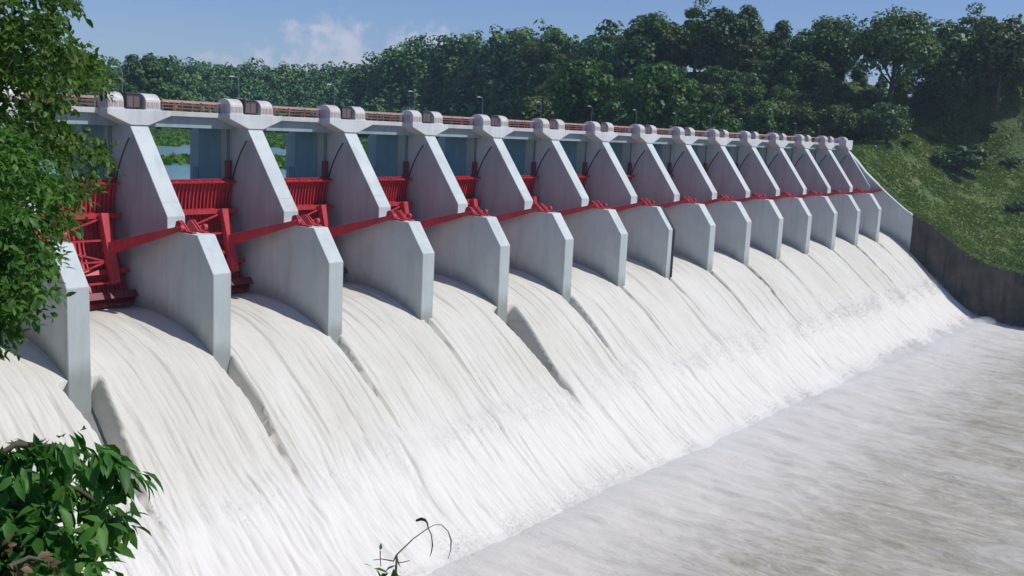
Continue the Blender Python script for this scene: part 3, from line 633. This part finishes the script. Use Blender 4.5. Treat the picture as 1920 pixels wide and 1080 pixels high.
def tree(key, x, y, sc_, label, group, name='tree', cat='tree', z=None, rz=None, wide=1.0):
    c, t, H = TREES[key]; z = float(terrain(np.array([x]), np.array([y]))[0])-.2 if z is None else z
    o = empty(name, (float(x), float(y), z), label, cat, group, rng.uniform(0, 6.28) if rz is None else rz); o.scale = (sc_*wide, sc_*wide, sc_)
    link('crown', c, o); link('trunk', t, o); return o
def tree_px(key, px, ptop, r, label, group=None, hgt=None, **k):
    """a tree at horizontal range r in the direction of photo column px whose top reaches row ptop"""
    d = ray(px, ptop); hl = math.hypot(d[0], d[1]); x, y = CAM[0]+d[0]/hl*r, CAM[1]+d[1]/hl*r; ztop = CAM[2]+d[2]/hl*r
    z = float(terrain(np.array([x]), np.array([y]))[0])-.2; Hh = max(ztop-z, 3.0)
    if hgt and Hh > hgt: z = ztop-hgt; Hh = hgt
    return tree(key, x, y, Hh/TREES[key][2], label, group, z=z, **k)
# skyline and foreground trees one can tell apart (photo column, crown top row, range, label)
SK = [
 ('tall_b', 1312, -12, 338, 'tall dark tree cut by the top edge of the picture, highest on the wooded ridge'),
 ('round_a', 1365, 5, 342, 'round topped dark tree just right of the highest ridge tree'),
 ('tall_a', 1405, 2, 340, 'narrow dark tree on the ridge, right of the round topped one'),
 ('tall_a', 1470, 32, 344, 'slim pointed tree on the ridge, standing in the dip of the skyline'),
 ('umbrella', 1568, 28, 336, 'open flat topped tree with tiered branches on the ridge'),
 ('round_b', 1522, 58, 330, 'medium green tree just left of the flat topped ridge tree'),
 ('umbrella', 1686, 16, 318, 'large mushroom shaped tree draped in vines, sky showing beneath its right side'),
 ('tall_b', 1838, 0, 340, 'tallest tree of the right hand wood, thin leafy top'),
 ('round_a', 1795, 28, 336, 'broad dark tree left of the tallest right hand tree'),
 ('round_c', 1888, 24, 338, 'dark tree with a thin crown at the upper right corner'),
 ('round_b', 1225, 26, 352, 'rounded green tree at the left end of the high ridge wood'),
 ('round_c', 1270, 44, 350, 'smaller crown right of the rounded green ridge tree'),
 ('round_a', 1188, 66, 362, 'dark tree where the high ridge wood slopes down to the left'),
 ('round_c', 1170, 60, 380, 'olive tinted tree low on the left shoulder of the ridge'),
 ('bright', 1095, 98, 300, 'big bright green tree behind the middle of the dam top'),
 ('bright', 1235, 105, 292, 'big bright green tree right of its equal behind the dam top'),
 ('bright', 1330, 182, 282, 'low bright green tree just above the hoists of the far piers'),
 ('round_a', 1672, 186, 300, 'dark domed tree standing alone above the grassy slope'),
 ('round_c', 1575, 190, 302, 'olive green tree left of the dark domed tree on the bank'),
 ('round_c', 1520, 196, 300, 'pale olive tree behind the farthest piers of the dam'),
 ('round_b', 1440, 190, 300, 'grey green tree behind the thirteenth pier'),
 ('round_b', 1625, 205, 306, 'small green tree wedged between the olive and the domed tree'),
 ('round_c', 1020, 170, 330, 'bush like green tree low behind the sixth pier'),
 ('tall_a', 250, 96, 420, 'leafy tree rising behind the first hoist housings at left'),
 ('round_b', 296, 104, 430, 'rounded tree just right of the first street lamp'),
]
for key, px, pt, r, lab in SK: tree_px(key, px, pt, r, lab, hgt=26)
# wooded ridge behind the far half of the dam
def in_view(x, y):
    d = np.array([x, y])-CAM[:2]; a = math.degrees(math.atan2(d[1], d[0])); return 8 < a < 66
SIL = [(1000, 66), (1080, 58), (1150, 78), (1180, 62), (1200, 50), (1260, 48), (1300, 36), (1380, 22), (1440, 55), (1500, 56), (1560, 62), (1600, 92), (1625, 125), (1740, 138), (1768, 125), (1800, 62), (1830, 34), (1920, 40)]
cnt = 0
for row, (rr, f0) in enumerate(((352, 0), (342, .20), (333, .38), (324, .56), (316, .74), (309, .92))):
    px = 1010+row*13
    while px < 1960:
        if px > 1690 and f0 > .5: break
        sil = np.interp(px, [a for a, b in SIL], [b for a, b in SIL]); bot = np.interp(px, [1000, 1600, 1700, 1800, 1920], [235, 250, 265, 240, 205])
        top = sil+4+(bot-50-sil)*f0+rng.uniform(-9, 12)
        r = rr+rng.uniform(-5, 5)+np.interp(px, [1000, 1200, 1400, 2000], [80, 25, 0, 10])
        key = rng.choice(['round_a', 'round_a', 'round_b', 'tall_a', 'round_c', 'round_b'])
        if px < 1360 and rng.random() < .5: key = 'round_c'
        if px > 1700: key = rng.choice(['round_a', 'round_a', 'tall_a', 'round_b'])
        tree_px(key, px, top, r, 'dense evergreen crown in the dark wood on the ridge behind the dam', 'trees of the wood on the ridge behind the dam', hgt=rng.uniform(12, 15) if px > 1690 else rng.uniform(15, 21)); cnt += 1
        px += rng.uniform(26, 44)
print('ridge trees', cnt)
# bushes of the far grassy bank
BB = [('bushy_dark', 1795, 312, 262, 'large dark bush in the middle of the far grassy bank'), ('bushy', 1755, 255, 285, 'green bush at the upper edge of the far grassy bank'),
      ('bushy', 1850, 245, 285, 'pale shrub near the reddish earth patch at right'), ('bushy_dark', 1895, 298, 262, 'dark low bush at the right edge of the far bank'),
      ('bushy', 1780, 205, 300, 'light green shrub climbing in front of the dark wood'), ('bushy', 1700, 262, 290, 'shrub at the foot of the dark domed tree'), ('bushy_dark', 1905, 385, 240, 'small dark bush low on the far bank by the right edge')]
for key, px, pt, r, lab in BB:
    d = ray(px, pt+14); hl = math.hypot(d[0], d[1]); d = d/hl
    # walk out until the line of sight meets the ground
    rr = 220
    while rr < 420 and CAM[2]+d[2]*rr > float(terrain(np.array([CAM[0]+d[0]*rr]), np.array([CAM[1]+d[1]*rr]))[0]): rr += 1
    sc_ = 2.0 if px == 1795 else rng.uniform(.6, .95)
    tree(key, CAM[0]+d[0]*rr, CAM[1]+d[1]*rr, sc_, lab, None, name='bush', cat='bush', wide=1.3)
# far wooded hills beyond the reservoir: one mass
def far_forest():
    N = 2300; az = rng.uniform(31, 68, N*3); t = rng.uniform(-.02, 1.12, N*3)
    R = np.interp(az, AZ, RIDGE); S_ = np.interp(az, AZ, SHORE); r = S_+(R-S_)*t
    keep = rng.random(N*3) < .85
    az, r = az[keep][:N], r[keep][:N]; x = CAM[0]+r*np.cos(np.radians(az)); y = CAM[1]+r*np.sin(np.radians(az)); z = terrain(x, y)
    Vs = []; 
    per = 150; n = len(x); hgt = 7+13*rng.random(n)**1.8; wd = (5+hgt*.45)*rng.uniform(.7, 1.2, n)
    idb = np.repeat(np.arange(n), per); m_ = n*per
    sub = rng.integers(0, 7, m_); off = rng.uniform(-1, 1, (n, 7, 3))*.55; o = off[idb, sub]
    d = unit(rng.normal(size=(m_, 3))+[0, 0, .5])
    loc = (o+d*.42)
    c = np.stack([x[idb]+loc[:, 0]*wd[idb]*.55, y[idb]+loc[:, 1]*wd[idb]*.55, z[idb]+hgt[idb]*(.58+loc[:, 2]*.45)], 1)
    nrm = unit(d+rng.normal(size=(m_, 3))*.28); V, F = leaf_quads(c, nrm, rng.uniform(.5, 1.0, m_), rng)
    o = link('far_forest', np_mesh('far_forest', V, F), None, M['leaffar'])
    setp(o, 'dense dark green jungle covering the hills beyond the reservoir', 'forest', None, 'stuff')
far_forest()
# floating plants on the reservoir and grass of the far bank
def tufts(name, n, xr, yr, zf, cond, size, matl, label, cat):
    x = rng.uniform(*xr, n); y = rng.uniform(*yr, n); k_ = cond(x, y); x, y = x[k_], y[k_]; n = len(x); z = zf(x, y)
    c = np.stack([x, y, z+rng.uniform(0, .5, n)*size], 1); nrm = unit(rng.normal(size=(n, 3))*[1, 1, .6]+[0, 0, .55])
    V, F = leaf_quads(c, nrm, rng.uniform(.5, 1.3, n)*size, rng); o = link(name, np_mesh(name, V, F), None, M[matl]); setp(o, label, cat, None, 'stuff')
def marsh_cond(x, y):
    r = np.hypot(x-CAM[0], y-CAM[1]); a = np.degrees(np.arctan2(y-CAM[1], x-CAM[0])); k_ = fbm(x/45, y/45, 71, 4)
    lo = np.interp(a, [30, 45, 50, 56, 66], [200, 250, 300, 340, 360])
    return ((r > lo+50*(k_-.5)*2) & (r < 556) & (k_ > .36)) | ((k_ > .63) & (r > 120))
tufts('floating_plants', 170000, (40, 430), (50, 480), lambda x, y: x*0+6.05, marsh_cond, .75, 'marsh', 'bright green floating plants covering the far side of the reservoir', 'water plants')
def bank_cond(x, y):
    r = np.hypot(x-CAM[0], y-CAM[1]); a = np.degrees(np.arctan2(y-CAM[1], x-CAM[0])); return (a > 7) & (a < 21) & (fbm(x/9, y/9, 74, 4)+rng.uniform(-.15, .15, len(x)) > .36)
tufts('grass', 230000, (215, 345), (-75, 40), lambda x, y: terrain(x, y), bank_cond, .34, 'grass', 'rough green grass and weeds on the far bank', 'grass')
# ---------------------------------------------------------------- foliage close to the viewpoint
def leaf_blades(base, dirv, nrm, length, width):
    """folded pointed blades: 7 vertices and 4 quads-worth of faces each"""
    n = len(base); d = unit(dirv); s = unit(np.cross(d, nrm)); u = np.cross(s, d); L = length[:, None]; w = width[:, None]
    p0 = base; p3 = base+d*L-u*L*.16
    m1 = base+d*L*.38-u*L*.0; l1 = m1+s*w+u*w*.35; r1 = m1-s*w+u*w*.35
    m2 = base+d*L*.72-u*L*.06; l2 = m2+s*w*.72+u*w*.25; r2 = m2-s*w*.72+u*w*.25
    V = np.stack([p0, l1, m1, r1, l2, m2, r2, p3], 1).reshape(-1, 3); a = (np.arange(n)*8)[:, None]
    F = np.concatenate([a+[0, 2, 1, 1], a+[0, 3, 2, 2], a+[1, 2, 5, 4], a+[2, 3, 6, 5], a+[4, 5, 7, 7], a+[5, 6, 7, 7]], 0)
    tri = np.concatenate([a+[0, 2, 1], a+[0, 3, 2], a+[1, 2, 5], a+[1, 5, 4], a+[2, 3, 6], a+[2, 6, 5], a+[4, 5, 7], a+[5, 6, 7]], 0)
    return V, tri
def shoots(cent, outw, nleaf, slen, ll, lw, rnd, droop=.5):
    """leafy shoots: each centre carries nleaf leaves along a short twig pointing outw"""
    n = len(cent); idx = np.repeat(np.arange(n), nleaf); t = np.tile(np.linspace(0, 1, nleaf), n)+rnd.normal(size=n*nleaf)*.04
    ax = unit(outw)[idx]; base = cent[idx]+ax*(t*slen)[:, None]-np.array([0, 0, 1])*(t**2*slen*.35)[:, None]
    side = unit(np.cross(ax, rnd.normal(size=(n*nleaf, 3)))); dv = unit(ax*.55+side*.9-np.array([0, 0, 1])*droop+rnd.normal(size=side.shape)*.15)
    nr = unit(np.array([0, 0, 1.])+rnd.normal(size=side.shape)*.45); sz = rnd.uniform(.65, 1.2, len(idx))
    return leaf_blades(base, dv, nr, ll*sz, lw*sz)
def in_poly(px, py, P):
    ins = np.zeros(len(px), bool); n = len(P)
    for i in range(n):
        x1, y1 = P[i]; x2, y2 = P[(i+1) % n]
        c = ((y1 > py) != (y2 > py)) & (px < (x2-x1)*(py-y1)/((y2-y1) if y2 != y1 else 1e-9)+x1); ins ^= c
    return ins
def near_crown(name, P, dist, depth, n, nleaf, slen, ll, lw, matl, seed, root, clump=.5, droop=.5, thr=.42):
    """a crown whose outline seen from the path is P (photo pixels), built through a real depth of metres"""
    rnd = np.random.default_rng(seed); xs = [a for a, b in P]; ys = [b for a, b in P]
    px = rnd.uniform(min(xs), max(xs), n*4); py = rnd.uniform(min(ys), max(ys), n*4); k_ = in_poly(px, py, P); px, py = px[k_], py[k_]
    dd = dist+rnd.uniform(-.5, .5, len(px))*depth
    D = CF[None]+CR[None]*((px-960)/FPX)[:, None]-CU[None]*((py-540)/FPX)[:, None]; c = CAM+unit(D)*dd[:, None]
    f = fbm(c[:, 0]/clump+c[:, 2]*.7, c[:, 1]/clump+c[:, 2]/clump, seed, 3)*.5+fbm(c[:, 2]/clump, c[:, 0]/clump*.8, seed+5, 3)*.5
    c = c[f > thr][:n]; m_ = c.mean(0); out = unit(c-m_)+rnd.normal(size=c.shape)*.6+np.array([0, 0, .2])
    V, F = shoots(c, out, nleaf, slen, ll, lw, rnd, droop); link(name, np_mesh(name, V, F, False), root, M[matl])
    return c
tA = empty('leafy_tree', (0, 0, 0), 'large dark leafed tree filling the upper left corner, in front of the dam', 'tree')
PA = [(-420, -160), (95, -160), (135, -30), (132, 10), (95, 50), (130, 85), (175, 105), (195, 145), (165, 175), (112, 180), (108, 225), (140, 250), (200, 264), (180, 290), (150, 320), (180, 345), (130, 360), (110, 380), (90, 430), (60, 520), (-420, 620)]
cA = near_crown('foliage', PA, 16.5, 5.5, 3800, 9, .34, .135, .034, 'leafA', 3, tA)
tB = empty('leafy_tree', (0, 0, 0), 'brighter green leafy tree at the left edge, hanging over the nearest pier', 'tree')
PB = [(-380, 330), (-60, 250), (20, 262), (75, 330), (115, 350), (125, 400), (98, 440), (75, 470), (70, 520), (62, 560), (50, 580), (35, 565), (15, 600), (-10, 612), (-380, 700)]
cB = near_crown('foliage', PB, 12.2, 3.0, 2600, 9, .27, .11, .028, 'leafB', 9, tB)
def limbs(root, foot, cents, r, seed, n=14):
    rnd = np.random.default_rng(seed); top = cents.mean(0)+[0, 0, .4]; foot = np.array(foot, float)
    MB().tube([tuple(foot+[0, 0, -2.0]), tuple(foot*.6+top*.4+[.2, 0, 0]), tuple(top)], [r*1.4, r, r*.5], 10).build('trunk', M['bark'], root, smooth=True)
    for i in range(n):
        c = cents[rnd.integers(len(cents))]; s = foot*.35+top*.65; mid = (s+c)/2+rnd.normal(size=3)*.25
        MB().tube([tuple(s), tuple(mid), tuple(c)], [r*.35, r*.18, r*.05], 6).build('branch', M['bark'], root, smooth=True)
fA = at(-330, 300, 17.5); gA = float(terrain(np.array([fA[0]]), np.array([fA[1]]))[0]); limbs(tA, (fA[0], fA[1], gA), cA, .24, 4)
fB = at(-300, 500, 12.6); gB = float(terrain(np.array([fB[0]]), np.array([fB[1]]))[0]); limbs(tB, (fB[0], fB[1], gB), cB, .14, 5)
# broad leafed bush at the lower left
bush = empty('broad_leaf_bush', (0, 0, 0), 'glossy broad leafed bush with drooping leaves in the lower left corner', 'bush')
def bough(pts, dist, n, ll, lw, seed, droop=1.0, spread=.06, nl=5, matl='leafC'):
    rnd = np.random.default_rng(seed); P3 = np.array([at(a, b, dist+c) for a, b, c in pts]); t = np.linspace(0, 1, n)
    k_ = np.linspace(0, 1, len(P3)); c = np.stack([np.interp(t, k_, P3[:, i]) for i in range(3)], 1)+rnd.normal(size=(n, 3))*spread
    dr = np.gradient(np.stack([np.interp(t, k_, P3[:, i]) for i in range(3)], 1), axis=0)
    V, F = shoots(c, dr+rnd.normal(size=dr.shape)*.02, nl, .10, ll, lw, rnd, droop)
    b = MB().tube([tuple(p) for p in P3], list(np.linspace(.02, .005, len(P3))), 6).build('branch', M['bark'], bush, smooth=True)
    link('leaves', np_mesh('leaves', V, F, False), b, M[matl])
bough([(-80, 925, .2), (-20, 868, 0), (30, 832, 0), (110, 838, 0), (160, 848, 0), (200, 872, 0), (222, 905, 0)], 5.0, 44, .135, .022, 11, 1.2, .04)
bough([(-20, 960, .3), (60, 912, .2), (110, 905, .2), (150, 920, .1), (185, 945, .1), (212, 972, 0)], 5.2, 32, .13, .021, 12, 1.2, .03)
bough([(-90, 1010, .3), (-20, 945, .2), (40, 945, .2), (90, 975, .1), (120, 1010, 0)], 5.0, 56, .12, .023, 13, .8, .09)
bough([(-90, 1090, .3), (-20, 1020, .2), (50, 1005, .2), (100, 1030, .1), (125, 1075, 0)], 5.0, 54, .135, .025, 14, .6, .10)
bough([(-90, 1160, .3), (-20, 1090, .2), (50, 1075, .2), (110, 1110, .1), (130, 1160, 0)], 5.0, 54, .135, .025, 15, .4, .12)
bough([(-140, 960, .5), (-80, 905, .4), (-30, 890, .4), (10, 930, .4)], 5.2, 30, .135, .025, 16, .8, .08)
bough([(40, 1100, -.2), (20, 1060, -.2), (55, 1045, -.2), (80, 1050, -.2)], 5.0, 6, .05, .016, 17, .4, .04, 5, 'leafred')
b0 = at(-20, 1160, 5.3); MB().tube([(b0[0], b0[1], b0[2]-6), tuple(b0), tuple(at(0, 1030, 5.2))], [.07, .05, .02], 8).build('stem', M['bark'], bush, smooth=True)
# thin sprig with curling tendrils
sprig = empty('climbing_sprig', (0, 0, 0), 'thin climbing sprig with curling tendrils at the bottom edge, against the white water', 'plant')
def px3(L, dist=3.2): return [tuple(at(a, b, dist+.02*i)) for i, (a, b) in enumerate(L)]
st = px3([(738, 1110), (742, 1075), (744, 1040), (775, 1010), (803, 990)])
foot = (st[0][0], st[0][1], st[0][2]-2.2)
MB().tube([foot]+st, [.006, .004, .004, .0026, .0018, .0018], 6).build('stem', M['sprig'] if 'sprig' in M else M['bark'], sprig, smooth=True)
for L, r in (([(803, 990), (801, 980), (797, 975), (790, 973), (781, 976)], [.002, .003, .0045, .0055, .004]), ([(803, 990), (809, 1003), (811, 1022), (809, 1035), (806, 1044)], [.0018, .0018, .0022, .0018, .001]),
             ([(803, 990), (815, 984), (828, 984), (840, 996), (846, 1013), (845, 1032), (840, 1048)], [.0012, .0012, .0014, .0016, .0022, .0016, .0008])):
    MB().tube(px3(L), r, 6).build('tendril', M['bark'], sprig, smooth=True)
for L, r in (([(744, 1040), (738, 1052), (715, 1048), (700, 1050)], [.003, .002, .0015, .001]), ([(714, 1062), (713, 1045), (713, 1034)], [.0012, .0015, .002]), ([(744, 1055), (757, 1054), (768, 1051)], [.0015, .0016, .0012])):
    MB().tube(px3(L), r, 6).build('twig', M['bark'], sprig, smooth=True)
rnd = np.random.default_rng(5)
for (a, b, dx, dy, L, w) in ((713, 1032, .1, -1, .022, .005), (681, 1057, 1, .3, .03, .005), (700, 1066, 1, .25, .05, .007), (712, 1085, -.3, -1, .03, .01), (745, 1036, .05, 1, .05, .006), (728, 1075, -.6, .5, .05, .012), (744, 1078, .5, .7, .05, .012), (722, 1072, .9, -.6, .04, .009), (738, 1066, .1, 1, .06, .011)):
    dv = CR*dx-CU*dy*1.0+CF*.2; V, F = leaf_blades(at(a, b, 3.2)[None], dv[None], (np.array([0, 0, 1.])+rnd.normal(size=3)*.3)[None], np.array([L]), np.array([w]))
    link('leaf', np_mesh('leaf', V, F), sprig, M['leafA'])

# ---------------------------------------------------------------- air
def tufts_on_wall():
    r = np.random.default_rng(3); n = 16000; y = r.uniform(-110, -4, n); tz_ = np.interp(-y, [-a for a, b in tp], [b for a, b in tp]); g = fbm(y/4, y*0, 17, 4)
    x = 213.15+r.uniform(0, 2.2, n)-.5*(g > .5)*r.random(n); z = tz_+.45+r.uniform(-.1, .6, n)*g-np.clip(213.1-x, 0, 1)*r.uniform(0, 1.6, n)*g
    V, F = leaf_quads(np.stack([x, y, z], 1), unit(r.normal(size=(n, 3))*[1, 1, .6]+[-.4, 0, .5]), r.uniform(.14, .34, n), r)
    setp(link('wall_top_weeds', np_mesh('wall_top_weeds', V, F), None, M['grass']), 'weeds spilling over the top of the dark retaining wall', 'weeds', None, 'stuff')
tufts_on_wall()
def build_mist():
    m = bpy.data.materials.new('mist_air'); m.use_nodes = True; nt = m.node_tree; nt.nodes.clear(); r = np.random.default_rng(8)
    v = nd(nt, 'ShaderNodeVolumePrincipled'); v.inputs['Density'].default_value = .13; v.inputs['Color'].default_value = (1, 1, 1, 1); v.inputs['Anisotropy'].default_value = -.1
    o = nd(nt, 'ShaderNodeOutputMaterial'); lk(nt, v.outputs[0], o.inputs['Volume']); bm = bmesh.new()
    xx = -12.0
    while xx < 211:
        a = r.uniform(2.6, 4.6); c = Vector((min(xx, 208), -22.6-r.uniform(0, 1.6), -24.9+r.uniform(0, .5))); M4 = Matrix.Translation(c) @ Matrix.Diagonal((a, r.uniform(1.8, 3.0), r.uniform(.7, 1.7), 1))
        bmesh.ops.create_icosphere(bm, subdivisions=3, radius=1, matrix=M4); xx += a*.62
    me = bpy.data.meshes.new('mist'); bm.to_mesh(me); bm.free(); setp(link('mist', me, None, m), 'thin white mist hanging over the foot of the spillway', 'mist', None, 'stuff')
sc.cycles.volume_bounces = 3
build_mist()
def build_haze():
    m = bpy.data.materials.new('haze_air'); m.use_nodes = True; nt = m.node_tree; nt.nodes.clear()
    v = nd(nt, 'ShaderNodeVolumePrincipled'); v.inputs['Density'].default_value = HAZE; v.inputs['Color'].default_value = (.62, .80, 1, 1); v.inputs['Anisotropy'].default_value = .2
    o = nd(nt, 'ShaderNodeOutputMaterial'); lk(nt, v.outputs[0], o.inputs['Volume'])
    setp(MB().box(-3100, 3600, -3100, 3600, -40, 150).build('haze', m), None, None, None, 'stuff')
HAZE = .00012
build_haze()
